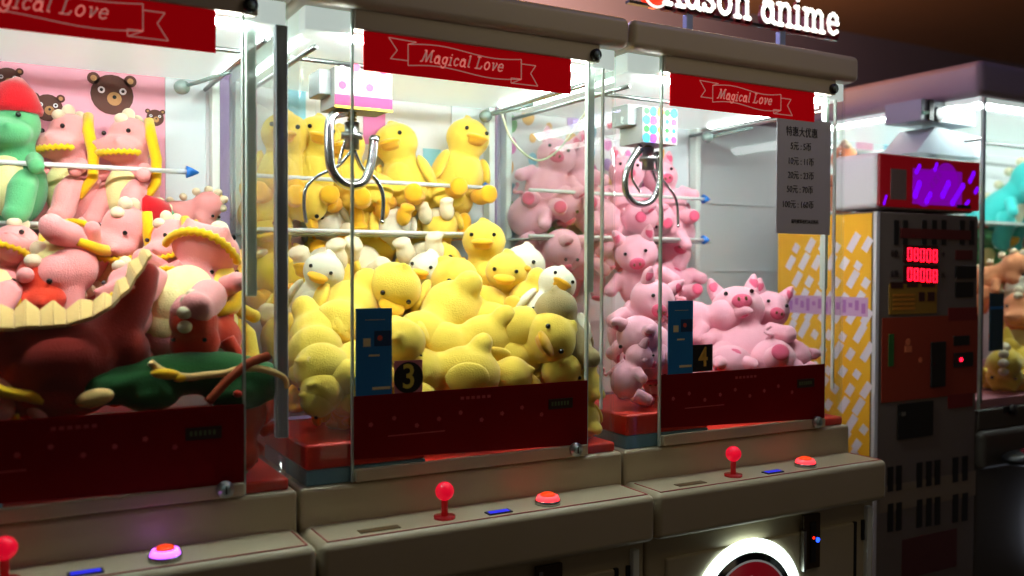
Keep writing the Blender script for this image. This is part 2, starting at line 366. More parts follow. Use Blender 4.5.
# ------------------------------------------------------------------ claw machines
X0=.5635; W=.85
ZC,ZB,ZT=.778,.859,1.966
def bear(m, c, r, slots):               # plain cartoon bear head, flat print
    br,tn,wh,dk=slots
    c=Vector(c)
    m.cur=br; m.disc(c,r,.002,20); 
    for s in(-1,1): m.disc(c+Vector((s*r*.85,0,r*.75)),r*.3,.002,14)
    m.cur=tn; m.disc(c+Vector((.1*r,0,-.2*r)),r*.34,.004,14)
    for s in(-1,1): m.disc(c+Vector((s*r*.85,0,r*.75)),r*.15,.004,10)
    m.cur=wh
    for s in(-1,1): m.disc(c+Vector((s*r*.5,0,.2*r)),r*.17,.004,10)
    m.cur=dk; m.disc(c+Vector((.1*r,0,-.12*r)),r*.1,.006,8)
    for s in(-1,1): m.disc(c+Vector((s*r*.5,0,.2*r)),r*.08,.006,8)
def ribbon(root, x0, x1, z, tilt, zr):
    """the 'Magical Love' scroll: outline and lettering"""
    w=x1-x0; mid=(x0+x1)/2; L=.0022
    m=M(); y=.1385
    def ln(pts):
        for a,b in zip(pts,pts[1:]):
            a=Vector((a[0],y,a[1])); b=Vector((b[0],y,b[1])); d=(b-a).normalized(); n=Vector((-d.z,0,d.x))*L/2
            m.prism([a-n,b-n,b+n,a+n],(0,-.001,0))
    arcz=lambda x: z+.006*math.sin((x-x0)/w*math.pi*2)
    n=12; top=[(x0+w*i/n, arcz(x0+w*i/n)+zr) for i in range(n+1)]; bot=[(x0+w*i/n, arcz(x0+w*i/n)-zr) for i in range(n+1)]
    ln(top+bot[::-1]+[top[0]])
    q=zr*.6
    ln([(x1,z+zr*.55),(x1+.04,z+zr*.55),(x1+.026,z-.3*zr),(x1+.046,z-1.5*zr),(x1-.028,z-1.5*zr),(x1-.028,z-zr),(x1,z-zr),(x1-.026,z-1.5*zr)])
    ln([(x0,z-.55*zr),(x0-.042,z-.55*zr),(x0-.026,z+.3*zr),(x0-.046,z+1.4*zr),(x0+.02,z+1.3*zr),(x0,z+zr)])
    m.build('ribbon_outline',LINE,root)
    t=M(); s='Magical Love'; h=zr*.78; gap=.12
    tot=stroke_len(s,gap)*h; x=mid-tot/2-.01
    for ch in s:
        stroke_glyph(t,ch,(x,y,z-h*.62),h,.0032,.001,.28); x+=(GL[ch][0]+gap)*h
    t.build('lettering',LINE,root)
def machine(k, label, walls, redz, number, right_post):
    ox=X0+k*W; O=Vector((ox,0,0)); root=empty('claw_machine',O,label,'claw machine')
    e=.003
    def b(name,m,mt,bev=0,parent=root,label=None,seg=3): return m.build(name,mt,parent,bev,label,seg)
    # lower cabinet
    b('cabinet_body', M().box((e,.045,0),(W-e,.86,ZC-.01)), WHITE,.012)
    b('plinth', M().box((.03,.05,.0),(W-.03,.06,.06)), DARK)
    m=M(); m.box((.06,.035,.1),(W-.1,.05,.6)); b('service_door', m, WHITE,.006)
    m=M(); m.box((W-.1,.036,.42),(W-.088,.05,.60)); m.box((W-.062,.04,.54),(W-.05,.047,.6)); b('slot', m, DARK,.002)
    b('side_strip', M().box((W-.05,.03,.1),(W-.03,.05,.64)), PALEP,.004)
    # control box
    b('control_panel', M().box((e,0,.66),(W-e,.2,ZC)), WHITE,.018,seg=4)
    m=M(); z=ZC+.0006
    for a,c in (((.02,.012),(W-.02,.0145)),((.02,.012),(.0225,.12)),((W-.0225,.012),(W-.02,.12))): m.box((a[0],a[1],z-.001),(c[0],c[1],z+.0006))
    b('pinstripe', m, PINS)
    b('front_sill', M().box((e,.138,ZC-.02),(W-e,.86,ZB)), WHITE,.01)
    # door bottom rail, red film panel
    rl=b('door_rail', M().box((.125,.132,ZB+.003),(.735,.15,ZB+.03)), WHITE,.003)
    m=M(); m.cyl((.695,.133,ZB+.022),(.695,.122,ZB+.022),.017,20); m.cur=1; m.cyl((.695,.122,ZB+.022),(.695,.118,ZB+.022),.010,14); m.cur=2; m.box((.6935,.117,ZB+.014),(.6965,.118,ZB+.03))
    m.build('lock',[STEEL,GREENMET,DARK],rl)
    zl,zr=redz
    m=M(); m.hexa([(.122,.137,zl),(.735,.137,zr),(.735,.141,zr),(.122,.141,zl),(.122,.137,1.05),(.735,.137,1.05),(.735,.141,1.05),(.122,.141,1.05)])
    m.cur=1
    for i in range(9):
        x=.16+i*.055; zz=.985+.012*math.sin(i*2.1); m.disc((x,.137,zz),.006,.0006,5)
    for i in range(6): m.box((.38+i*.014,.1364,1.025),(.389+i*.014,.137,1.032))
    m.box((.2,.1364,.955),(.34,.137,.958))
    m.cur=2; m.box((.62,.1355,.985),(.69,.137,1.01))
    m.cur=3
    for i in range(6): m.box((.628+i*.009,.135,.993),(.633+i*.009,.1355,1.003))
    m.build('red_panel',[RED,mat('faded red print',(186,70,70),rough=.5),mat('display window',(52,30,26),rough=.3),mat('dim green digits',(90,110,70),rough=.4)],root)
    # tray floor inside
    b('tray_base', M().box((.02,.155,ZB),(.30,.5,.894)), BLUEB,.004)
    b('chute_box', M().box((.018,.152,.894),(.30,.5,.95)), TRAYRED,.008)
    b('prize_tray', M().box((.302,.152,ZB),(W-.018,.84,.884)).box((.02,.502,ZB),(.3,.84,.884)), TRAYRED,.006)
    # glass door
    d=b('door_pane', M().box((.122,.142,ZB+.03),(.735,.15,1.86)), GLASS)
    M().box((.119,.1405,ZB+.004),(.1225,.1515,1.86)).build('pane_edge',EDGE,d); M().box((.7345,.1405,ZB+.03),(.7375,.1515,1.86)).build('pane_edge',EDGE,d)
    b('hinge_post', M().box((.745,.158,1.27),(.768,.172,1.838)), mat('pale green post',(222,236,226),rough=.4,alpha=.8),.004)
    # wrap-around side panes with rounded front corners
    for sd in(0,1):
        xs=.012 if sd==0 else W-.012; sg=1 if sd==0 else -1
        xi=.119 if sd==0 else .738; r=.035; outer=[(xi,.142)]
        outer+= [(xs+sg*(r-r*math.sin(R(a))), .142+r-r*math.cos(R(a))) for a in range(0,91,15)]
        outer+= [(xs,.84)]
        inner=[(xi,.148)]+[(xs+sg*(r-(r-.006)*math.sin(R(a))), .142+r-(r-.006)*math.cos(R(a))) for a in range(0,91,15)]+[(xs+sg*.006,.84)]
        m=M(); n=len(outer); z0,z1=ZB+.001,1.895
        for i in range(n-1):
            p=[outer[i],outer[i+1],inner[i+1],inner[i]]
            m.add([(x,y,z0) for x,y in p]+[(x,y,z1) for x,y in p],[(3,2,1,0),(4,5,6,7),(0,1,5,4),(2,3,7,6)], True)
        s=b('side_pane',m,GLASS)
        M().box((xi-.0015,.1405,ZB+.002),(xi+.0015,.1495,1.89)).build('pane_edge',EDGE,s)
    if right_post: b('corner_post', M().box((.806,.152,.97),(.832,.175,1.838)), GREYP,.003)
    else: b('corner_post', M().box((.79,.155,.97),(.795,.165,1.838)), PALEP,.001)
    b('rear_post', M().box((.808,.8,.95),(W-.02,.84,1.84)), PALEP,.004)
    b('rear_post', M().box((.02,.8,.95),(.042,.84,1.84)), PALEP,.004)
    # back wall with its printed paper
    mats,fn=walls
    m=M(); m.box((.018,.845,.9),(W-.018,.86,1.86)); fn(m); m.build('back_panel',mats,root)
    b('mirror_strip', M().box((.695,.838,.95),(.80,.845,1.84)), mat('white gloss panel',(226,236,240),rough=.15),.002)
    # lid
    b('lid', M().box((e,.115,1.888),(W-e,.87,ZT)), LIDM,.019,seg=5)
    b('door_header', M().box((.122,.132,1.845),(.765,.16,1.892)), LIDM,.004)
    b('lid_lining', M().box((.02,.16,1.838),(W-.02,.845,1.89)), INNER,.004)
    m=M(); m.cyl((.748,.134,1.862),(.748,.122,1.862),.0145,20); m.cur=1; m.cyl((.748,.122,1.862),(.748,.1195,1.862),.008,14); m.build('lid_lock',[DARK,GREENMET],root)
    # led tubes behind the banner and along the sides
    m=M(); m.box((.10,.165,1.826),(W-.1,.180,1.838)); b('led_tube', m, LED)
    m=M(); m.box((.03,.25,1.83),(.042,.74,1.838)); b('led_tube', m, LED2)
    m=M(); m.box((W-.042,.25,1.83),(W-.03,.74,1.838)); b('led_tube', m, LED2)
    # rails of the gantry
    m=M()
    for x in(.055,W-.055): m.cyl((x,.2,1.812),(x,.82,1.812),.006,10)
    m.cyl((.05,.37,1.822),(W-.05,.37,1.822),.006,10)
    b('gantry_rail', m, STEEL)
    m=M(); m.ell((.70,.62,1.775),(.02,.02,.018)).cyl((.70,.62,1.775),(.79,.5,1.80),.005,10); b('cable_reel', m, GREENMET)
    # shelves at the back
    for z in(1.57,1.43):
        m=M(); m.cyl((.02,.655,z),(.725,.655,z),.006,10); m.cur=1; m.cone((.716,.655,z),(.746,.655,z),.016,12); m.build('shelf_rod',[ROD,CLIP],root,label='white rod with a blue end cap')
    b('shelf', M().box((.02,.66,1.418),(.76,.845,1.424)), EDGE,.002)
    # banner
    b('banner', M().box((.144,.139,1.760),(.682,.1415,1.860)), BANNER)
    if k==-1: ribbon(root,.205,.545,1.812,0,.026)
    elif k==0: ribbon(root,.248,.54,1.805,0,.0235)
    else: ribbon(root,.29,.545,1.805,0,.0225)
    # controls
    m=M(); z=ZC
    b('card_reader', M().box((.10,.035,z),(.19,.06,z+.0015)), mat('brown label',(96,70,36),rough=.4),.0005)
    m=M(); m.box((.40,.03,z),(.46,.055,z+.003)); m.cur=1; m.box((.405,.034,z+.003),(.455,.051,z+.0035)); m.build('display',[DARK,mat('blue lcd',(30,40,190),emit=.9,ecol=(40,40,230))],root)
    j=b('joystick', M().cyl((.303,.06,z),(.303,.06,z+.006),.024,24).cyl((.303,.06,z+.006),(.303,.06,z+.045),.0075,14), mat('translucent red plastic',(150,30,36),rough=.2,emit=.08,ecol=(255,40,40)))
    j2=M(); j2.ell((.303,.06,z+.06),(.021,.021,.021)); j2.build('joystick_knob',mat('lit red knob',(230,25,55),rough=.2,emit=.5,ecol=(255,10,50)),j)
    bt=b('push_button', M().cyl((.568,.055,z),(.568,.055,z+.01),.03,28), CHROME)
    if k==-1: rc,ec,es=(220,180,255),(186,90,255),3.2
    else: rc,ec,es=(255,110,110),(255,50,60),2.2
    m=M(); m.cyl((.568,.055,z+.01),(.568,.055,z+.02),.028,28,.024); m.build('light_ring',mat('button ring %d'%(k==-1),rc,emit=es,ecol=ec),bt)
    m=M(); m.ell((.568,.055,z+.021),(.018,.018,.007)); m.build('button_cap',mat('orange red cap',(240,70,30),rough=.3,emit=1.0,ecol=(255,60,10)),bt)
    return root

# wall papers ------------------------------------------------------
WP=[mat('pale wallpaper',(238,238,240),rough=.7),mat('pink print',(240,176,200),rough=.7),mat('sky print',(150,215,235),rough=.7),mat('magenta print',(226,130,190),rough=.7),
    mat('orange print',(248,190,110),rough=.7),mat('violet print',(178,140,205),rough=.7),mat('green print',(130,205,130),rough=.7),mat('rose print',(226,90,120),rough=.7),
    mat('bear brown',(92,52,40),rough=.7),mat('bear tan',(190,140,90),rough=.7),mat('bear white',(240,240,245),rough=.7),mat('ink',(30,24,24),rough=.7),mat('pink wallpaper',(244,172,190),rough=.7)]
YW=.845
def wp_bears(m):
    m.cur=12; m.box((.02,YW-.002,.95),(.695,YW,1.84))
    for px,py,r in ((112,95,.052),(48,108,.034),(155,118,.022),(8,80,.03)):
        p=at(px,py,YW)-Vector((X0-W,0,0)); bear(m,(p.x,YW-.002,p.z),r,(8,9,10,11))
def wp_blocks(m):
    for x0,x1,z0,z1,c in((.03,.09,1.6,1.84,1),(.15,.23,1.68,1.84,2),(.26,.33,1.72,1.84,10),(.405,.475,1.70,1.84,3),(.6,.66,1.6,1.7,2),(.1,.2,1.2,1.4,1)):
        m.cur=c; m.box((x0,YW-.002,z0),(x1,YW,z1))
def wp_dots(m):
    rnd=random.Random(3); cols=[2,4,5,6,7,3,4,2]
    for i in range(9):
        for j in range(7):
            m.cur=cols[rnd.randrange(8)]; r=rnd.choice((.016,.022,.03))
            m.disc((.06+i*.078+rnd.uniform(-.012,.012),YW-.0005,1.80-j*.07+(i%2)*.03),r,.0015,18,rx=r*.8)
M2=machine(-1,'claw machine at the left edge, full of pink dinosaur plushes on pink bear paper',(WP,wp_bears),(.905,.885),None,True)
M3=machine(0,'middle claw machine heaped with yellow ducks, marked with the number 3',(WP,wp_blocks),(.912,.889),'3',False)
M4=machine(1,'claw machine with pink pigs, number 4 and the illuminated ring logo below',(WP,wp_dots),(.91,.887),'4',False)

def loc(root,p): return Vector(p)-root.location
def quad(m, root, x0,y0,x1,y1,Y,th=.002):
    a=loc(root,at(x0,y0,Y)); b=loc(root,at(x1,y1,Y)); m.box((a.x,Y-th,b.z),(b.x,Y,a.z)); return a,b
# posters and number stickers
BLUE1=mat('teal blue card',(24,120,186),rough=.4,noise=.08,scale=10)
BLUE2=mat('darker card print',(16,60,100),rough=.4); CREAMP=mat('cream print',(230,215,160),rough=.5); PINKF=mat('pink print frame',(200,120,130),rough=.5)
for root,(x0,y0,x1,y1),(nx0,ny0,nx1,ny1),num,dg in ((M3,(355.5,308.5,391.5,397.5),(394,361,422,393.5),'3',(224,205,80)),(M4,(668,301,692,374),(692.5,345,712,370.5),'4',(214,170,70))):
    m=M(); a,b=quad(m,root,x0,y0,x1,y1,.1405,.0025); w=b.x-a.x; h=a.z-b.z
    m.cur=1; m.box((a.x+.5*w,.1375,a.z-.42*h),(a.x+.98*w,.138,a.z-.25*h)); m.cur=2; m.box((a.x+.2*w,.137,a.z-.42*h),(a.x+.4*w,.138,a.z-.33*h))
    m.box((a.x+.35*w,.137,a.z-.53*h),(a.x+.65*w,.138,a.z-.51*h)); m.box((a.x+.25*w,.137,a.z-.13*h),(a.x+.8*w,.138,a.z-.125*h)); m.box((a.x+.45*w,.137,a.z-.90*h),(a.x+.95*w,.138,a.z-.87*h))
    m.cur=3; m.disc((a.x+.66*w,.138,a.z-.33*h),.006,.001,14)
    m.build('poster',[BLUE1,BLUE2,CREAMP,mat('coral print',(220,90,70),rough=.5)],root,label='blue upright card')
    m=M(); a,b=quad(m,root,nx0,ny0,nx1,ny1,.1405,.002); c=(a+b)/2; m.cur=1
    m.disc((c.x,.1385,c.z),(a.z-b.z)*.46,.0008,28)
    s=m.build('number_sticker',[PINKF if num=='3' else DARK,DARK],root,label='square sticker with the number '+num)
    t=text('numeral',num,(a.z-b.z)*1.0,(c.x,.1372,c.z),mat('yellow numeral '+num,dg,rough=.5),s,sx=.9,offset=.001)
# price chart on machine 4
m=M(); a,b=quad(m,M4,777,116,829.5,235,.1405,.0012)
ch=m.build('price_chart',mat('translucent grey sheet',(214,214,224),rough=.6,alpha=.95),M4,label='grey price sheet')
INK=mat('grey ink',(62,60,76),rough=.6)
rows=[('特惠大优惠',802,133,.030,1),('5元 : 5币',801,147,.026,1),('10元 : 11币',801,162,.026,1),('20元 : 23币',801,176,.026,1),('50元 : 70币',800,190,.026,1),('100元 : 160币',798,205,.026,1),('最终解释权归本店所有',805,222,.013,1)]
for s,px,py,sz,sx in rows:
    p=loc(M4,at(px,py,.139)); o=text('print_line',s,sz,(p.x,.1388,p.z),INK,ch,sx=.86)
# ring light logo on machine 4 -------------------------------------------------
def ring_logo(root,c,r):
    m=M(); m.ring(c,r*.82,r,.006,72); rg=m.build('ring_light',mat('white halo light',(235,255,248),emit=3),root)
    m=M(); m.cyl((c[0],c[1],c[2]),(c[0],c[1]-.010,c[2]),r*.815,64); m.build('logo_rim',mat('black glossy rim',(12,14,14),rough=.15),rg)
    m=M(); m.ring((c[0],c[1]-.010,c[2]),r*.70,r*.725,.002,64); m.cur=1; m.cyl((c[0],c[1]-.010,c[2]),(c[0],c[1]-.0115,c[2]),r*.70,48)
    m.cur=0; h=r*.72; z0=c[2]-r*.22
    for st in ([(-.25,0),(-.02,.95),(.05,.95),(.3,0)],[(-.14,.36),(.2,.36)],[(-.36,0),(-.12,0)],[(.16,0),(.42,0)]):
        for p,q in zip(st,st[1:]):
            A=Vector((c[0]+p[0]*h,c[1]-.0115,z0+p[1]*h)); B=Vector((c[0]+q[0]*h,c[1]-.0115,z0+q[1]*h)); d=(B-A).normalized(); n=Vector((-d.z,0,d.x))*r*.05
            m.prism([A-n,B-n,B+n,A+n],(0,-.002,0))
    m.build('logo_disc',[mat('logo pale',(225,225,225),rough=.4,emit=.15),mat('logo red',(190,12,36),rough=.4,emit=.12)],rg)
p=loc(M4,(1.745,.034,.413)); ring_logo(M4,(p.x,.034,p.z),.20)
# coin mechanism on machine 4 and machine 3
m=M(); a,b=quad(m,M4,801,515,817,566,.036,.012); w=b.x-a.x; h=a.z-b.z
cm=m.build('coin_mechanism',mat('bronze plate',(70,54,34),rough=.35,metal=.4),M4,.003)
M().box((a.x-.006,.018,b.z),(a.x+.004,.03,a.z-.04)).build('coin_bar',CHROME,cm)
M().box((a.x+w*.35,.020,b.z+.02),(a.x+w*.65,.024,a.z-.02)).build('coin_slot',DARK,cm)
M().disc((a.x+w*.8,.024,a.z-h*.48),.007,.003,14).build('coin_lamp',mat('blue lamp',(50,90,255),emit=4,ecol=(30,70,255)),cm)
M().disc((a.x+w*.5,.020,a.z-h*.42),.004,.002,10).build('coin_lamp',mat('red lamp',(255,40,20),emit=2,ecol=(255,40,20)),cm)
m=M(); a,b=quad(m,M3,534,566,560,620,.036,.012); cm=m.build('coin_mechanism',mat('bronze plate',(70,54,34)),M3,.003)
M().box((a.x+.004,.018,b.z),(a.x+.014,.024,a.z-.01)).build('coin_bar',CHROME,cm)

# claws -------------------------------------------------------------
def smooth(pts,n=6):
    P=[Vector(p) for p in pts]; out=[]
    for i in range(len(P)-1):
        p0=P[max(i-1,0)];p1=P[i];p2=P[i+1];p3=P[min(i+2,len(P)-1)]
        for k in range(n):
            t=k/n; out.append(.5*((2*p1)+(-p0+p2)*t+(2*p0-5*p1+4*p2-p3)*t*t+(-p0+3*p1-3*p2+p3)*t**3))
    out.append(P[-1]); return out
def claw(root, Y, box, hub, fingers, wrapmat, patt):
    x0,y0,x1,y1=box; a=loc(root,at(x0,y0,Y)); b=loc(root,at(x1,y1,Y))
    w=b.x-a.x; h=a.z-b.z; dp=.11
    m=M(); m.box((a.x+.01,Y+.02,a.z),(b.x-.02,Y+dp-.01,1.775)); m.box((a.x-.03,Y+.03,1.74),(b.x,Y+dp,1.80))
    cl=m.build('claw',mat('carriage grey',(150,158,158),rough=.4),root,.004,label='chrome three-finger claw under a printed housing')
    m=M(); m.box((a.x,Y,b.z),(b.x,Y+dp,a.z)); patt(m,a,b,Y,dp); m.build('claw_housing',wrapmat,cl,label='white housing with coloured dots')
    hp=loc(root,at(hub[0],hub[1],Y+dp/2)); top=Vector((hp.x,Y+dp/2,b.z))
    m=M(); m.cyl(top,(hp.x,hp.y,hp.z+.02),.008,12); 
    for i in range(7): m.cyl((hp.x,hp.y,b.z-.008*i-.002),(hp.x,hp.y,b.z-.008*i-.006),.0115,12)
    m.cur=1; m.cyl((hp.x,hp.y,hp.z+.03),(hp.x,hp.y,hp.z-.035),.018,16); m.cyl((hp.x,hp.y,hp.z+.005),(hp.x,hp.y,hp.z-.01),.026,16)
    m.build('claw_hub',[mat('brass spring',(150,130,60),rough=.35,metal=.8),STEEL],cl)
    for pts,r in fingers:
        P=[loc(root,at(px,py,Y+dp/2+dy)) for px,py,dy in pts]; P=smooth(P)
        m=M(); m.tube(P,r,10); m.ell(P[-1],r*1.15); m.build('claw_finger',CHROME,cl)
def patt3(m,a,b,Y,dp):
    z0=b.z
    m.cur=1; m.box((a.x-.001,Y-.0015,z0),(b.x+.001,Y,z0+.028)); m.cur=3; m.box((a.x-.001,Y-.002,z0-.004),(b.x+.001,Y,z0+.002))
    rnd=random.Random(2)
    for i in range(4):
        for j in range(2):
            m.cur=(2,4,2,5)[(i+j)%4]; m.disc((a.x+.018+i*.034,Y-.0002,z0+.05+j*.036+(i%2)*.008),.010,.001,14)
def patt4(m,a,b,Y,dp):
    cols=[1,2,3,4,5,6]; rnd=random.Random(5); w=b.x-a.x; h=a.z-b.z
    for i in range(5):
        for j in range(4):
            m.cur=cols[(i*2+j*3)%6]; r=rnd.choice((.007,.010,.014)); m.disc((a.x+w*(.1+i*.2),Y-.0002,b.z+h*(.13+j*.25)),r,.001,14)
HW=mat('housing white',(166,166,162),rough=.6)
claw(M3,.32,(335,66,392,111),(352,135),[
   ([(345,112,-.02),(331,118,-.04),(329,145,-.05),(332,170,-.05),(345,184,-.04),(362,183,-.03),(371,165,-.02),(374,140,-.01)],.0115),
   ([(352,150,0),(338,166,.02),(318,176,.04),(306,188,.05),(304,205,.05),(306,222,.05)],.0045),
   ([(354,150,0),(362,168,.02),(376,180,.03),(383,196,.03),(382,222,.03)],.0055),
   ([(350,128,0),(343,148,.01),(339,162,.01)],.004)],[HW,mat('housing magenta',(140,24,86),rough=.5),mat('housing rose',(190,50,96),rough=.5),mat('housing yellow',(240,200,60),rough=.5),mat('housing lilac',(214,170,210),rough=.5),mat('housing peach',(250,190,150),rough=.5)],patt3)
claw(M4,.32,(643,106,677,145),(648,158),[
   ([(640,146,-.03),(627,170,-.04),(626,192,-.04),(637,204,-.03),(652,200,-.02),(660,180,-.02),(657,155,-.01)],.0095),
   ([(648,165,0),(655,178,.02),(660,196,.04),(662,215,.05),(660,236,.05)],.0045),
   ([(650,165,0),(664,182,.03),(676,200,.05),(678,226,.05)],.0045),
   ([(643,150,0),(634,162,.01),(632,178,.02),(640,192,.02)],.0035)],[HW]+[mat('dot '+n,c,rough=.6) for n,c in (('azure',(20,140,200)),('orange',(235,120,20)),('violet',(120,50,190)),('green',(20,160,40)),('crimson',(210,20,60)),('teal',(10,150,150)))],patt4)
# hanging cable seen in the third machine
for root,pts in ((M4,[(500,108,.75),(512,140,.7),(535,160,.66),(556,152,.6),(575,128,.55),(590,106,.5)]),):
    m=M(); m.tube(smooth([loc(root,at(*p)) for p in pts]),.0035,8); m.build('cable',mat('ivory cable',(214,214,180),rough=.5),root)

# ------------------------------------------------------------------ coin changer kiosk
KY=.3; KX0=2.576; KX1=3.122
K=empty('coin_changer',(KX0,KY,0),'tall coin changing machine with a red and purple lit head and red digits','vending machine')
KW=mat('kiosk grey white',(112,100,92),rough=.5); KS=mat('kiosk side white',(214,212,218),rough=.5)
def kp(px,py,Y=KY): return at(px,py,Y)-K.location
def kq(m,x0,y0,x1,y1,th=.003,Y=KY):
    a=kp(x0,y0,Y); b=kp(x1,y1,Y); m.box((a.x,a.y-th,b.z),(b.x,a.y,a.z)); return a,b
w=KX1-KX0
m=M(); m.box((0,0,0),(w,.44,1.525)); m.build('cabinet_body',KW,K,.006)
m=M(); m.box((-.006,-.002,0),(.012,.012,1.525)); m.build('edge_profile',KS,K,.002)
m=M(); m.box((-.004,.02,.0),(-.001,.44,1.52)); rnd=random.Random(11); m.cur=1
for i in range(9):
    for j in range(26):
        y=.05+i*.062+(j%2)*.031; z=.03+j*.062; L=rnd.uniform(.02,.055)
        if y>.42 or z>1.43: continue
        n=Vector((0,-.55,.835)); q=Vector((0,.835,.55))*.014; A=Vector((-.004,y,z)); B=A+n*L*1.3
        m.prism([A-q,B-q,B+q,A+q],(-.001,0,0))
m.cur=2; m.box((-.0055,.03,1.17),(-.0048,.42,1.235))
m.cur=3
for i in range(14): m.box((-.0062,.04+i*.027,1.18+.01*(i%3)),(-.0056,.056+i*.027,1.215+.01*(i%2)))
m.build('side_graphic',[mat('amber yellow print',(250,186,40),rough=.5),mat('lilac white print',(238,226,240),rough=.5),mat('lilac band',(206,160,200),rough=.5),mat('violet print kiosk',(176,110,180),rough=.5)],K,label='yellow side panel with slanted white dashes')
h=M(); h.box((0,.004,1.535),(w,.20,1.725)); hd=h.build('head',KS,K,.022,'white rounded head',4)
m=M(); kq(m,879,154,977.5,211,.0,KY-.015); m=M(); m.box((.002,-.006,1.542),(w-.002,.008,1.719)); fc=m.build('head_screen',mat('dark red lit sign',(96,4,14),rough=.5,emit=.16,ecol=(200,4,26)),hd,.006)
pg=mat('purple lit print',(120,20,200),rough=.4,emit=1.1,ecol=(120,0,235)); pm=mat('magenta lit print',(110,6,130),rough=.4,emit=.7,ecol=(128,0,170))
def hb(m,u0,v0,u1,v1,y=-.006): m.box((u0*w,y-.001,1.542+v0*.17),(u1*w,y,1.542+v1*.17))
def hs(m,u0,v0,u1,v1,wd=.009,y=-.0072):
    A=Vector((u0*w,y,1.542+v0*.17));B=Vector((u1*w,y,1.542+v1*.17));d=(B-A).normalized();n=Vector((-d.z,0,d.x))*wd; m.prism([A-n,B-n,B+n,A+n],(0,-.001,0)); m.disc(A,wd,.001,12); m.disc(B,wd,.001,12)
m=M(); hb(m,.31,.08,.80,.80); m.disc((.42*w,-.006,1.61),.062,.001,24); m.disc((.64*w,-.006,1.64),.066,.001,24); m.disc((.53*w,-.006,1.625),.06,.001,24)
m.cur=1; hs(m,.33,.25,.37,.5,.012); hs(m,.70,.14,.81,.52,.011); hs(m,.34,.72,.37,.85,.008); hs(m,.88,.62,.92,.8,.009); hs(m,.52,.8,.54,.92,.007); hs(m,.94,.4,.96,.48,.008); hs(m,.60,.28,.66,.55,.012); hs(m,.04,.05,.06,.2,.005); hs(m,.84,.12,.87,.2,.007); hs(m,.44,.14,.48,.3,.010)
m.cur=0; hs(m,.50,.5,.56,.68,.014)
m.cur=2; m.box((.10*w,-.0085,1.567),(.245*w,-.006,1.67))
m.cur=3; m.box((.75*w,-.0095,1.548),(.89*w,-.006,1.562))
m.build('head_print',[pm,pg,mat('dim grey card',(92,74,70),rough=.5,emit=.1),DARK],fc,label='purple and magenta glowing print')
BL=mat('kiosk black bar',(16,13,12),rough=.5); RB=mat('kiosk dim red print',(96,22,24),rough=.5)
m=M()
for px,py in ((896,212),(905,212),(924,212),(934,212),(943.5,212),(962,212),(971.5,212)): a,b=kq(m,px-2.2,py+8,px+2.2,py+33,.003); m.build('vent',BL,K,.001); m=M()
m=M(); kq(m,900,228,970,240,.0035); m.build('red_strip',RB,K)
DG=mat('lit red digits',(255,50,70),emit=3.2,ecol=(255,20,50))
for y in(254,274):
    m=M(); kq(m,903,y-9,937,y+9,.004); dp=m.build('digit_display',mat('dark red window',(60,6,10),rough=.3),K,.001)
    m=M()
    for i in range(5):
        x=906.5+i*6.3; 
        for (dx0,dy0,dx1,dy1) in ((0,-6,.9,0),(0,.6,.9,6),(3.4,-6,4.3,0),(3.4,.6,4.3,6),(0.4,-6.4,4,-5.2),(.4,5.4,4,6.6),(.4,-.6,4,.5) if i in(1,4) else (.4,5.4,4,6.6)):
            a=kp(x+dx0,y+dy0+i*.5); b=kp(x+dx1,y+dy1+i*.5); m.box((a.x,-.0055,b.z),(b.x,-.004,a.z))
    m.build('digits',DG,dp)
    t1=text('caption','币数' if y<260 else '金额',.026,kp(894,y)+Vector((0,-.002,0)),mat('kiosk faded ink',(50,34,34),rough=.6),K,sx=.8)
    t1=text('caption','元' if y>260 else '个',.024,kp(943,y+1)+Vector((0,-.002,0)),mat('kiosk faded ink',(50,34,34)),K,sx=.8)
m=M(); a,b=kq(m,889,284,936,313,.003); m.cur=1
for i in range(4): kq(m,892,294+i*4.5,914,296+i*4.5,.004)
m.cur=2; kq(m,890,282,902,288,.0042); kq(m,906,284,917,287,.0042); kq(m,921,284,934,287,.0042); kq(m,918,292,923.5,301,.0045); kq(m,927,292,933.5,301,.0045)
m.build('instruction_label',[mat('ochre label',(150,110,30),rough=.5),mat('ochre print',(190,120,30),rough=.5),mat('dark maroon',(60,18,14),rough=.5)],K,label='ochre instruction label')
m=M(); kq(m,955,250,972,260,.003); m.cur=1; kq(m,955,266,975,278,.006); kq(m,955,282,973,297,.003); m.build('note_slot',[RB,BL],K,.001)
m=M(); kq(m,882,318,976.5,393,.002); m.cur=1; kq(m,948,308,976.5,320,.0022); kq(m,948,395,972,406,.0025)
m.cur=2; kq(m,888,334,893,366,.0035); m.cur=3; kq(m,904,346,911,352,.0035); m.disc(kp(907.5,342)+Vector((0,-.002,0)),.012,.0012,14); m.disc(kp(920,360)+Vector((0,-.002,0)),.01,.0012,14)
m.build('orange_graphic',[mat('kiosk orange vinyl',(150,48,22),rough=.5),mat('kiosk crimson',(120,16,18),rough=.5),mat('kiosk leaf green',(40,96,40),rough=.5),mat('kiosk peach print',(214,110,70),rough=.5)],K,label='orange vinyl graphic')
m=M(); kq(m,930,342,944,386,.008); m.build('note_acceptor',BL,K,.003)
m=M(); kq(m,953,336,969,345,.004); kq(m,953,353,972,366,.006); cn=m.build('coin_entry',BL,K,.002)
m=M(); m.disc(kp(959.5,359.5)+Vector((0,-.006,0)),.007,.002,12); m.build('red_light',mat('red lamp glow',(255,40,60),emit=5,ecol=(255,20,50)),cn)
m=M(); kq(m,897,404,932,435,.006); tr=m.build('coin_tray',BL,K,.003); m=M(); kq(m,899,412,903.5,415.5,.009); m.build('tray_glint',CHROME,tr)
m=M()
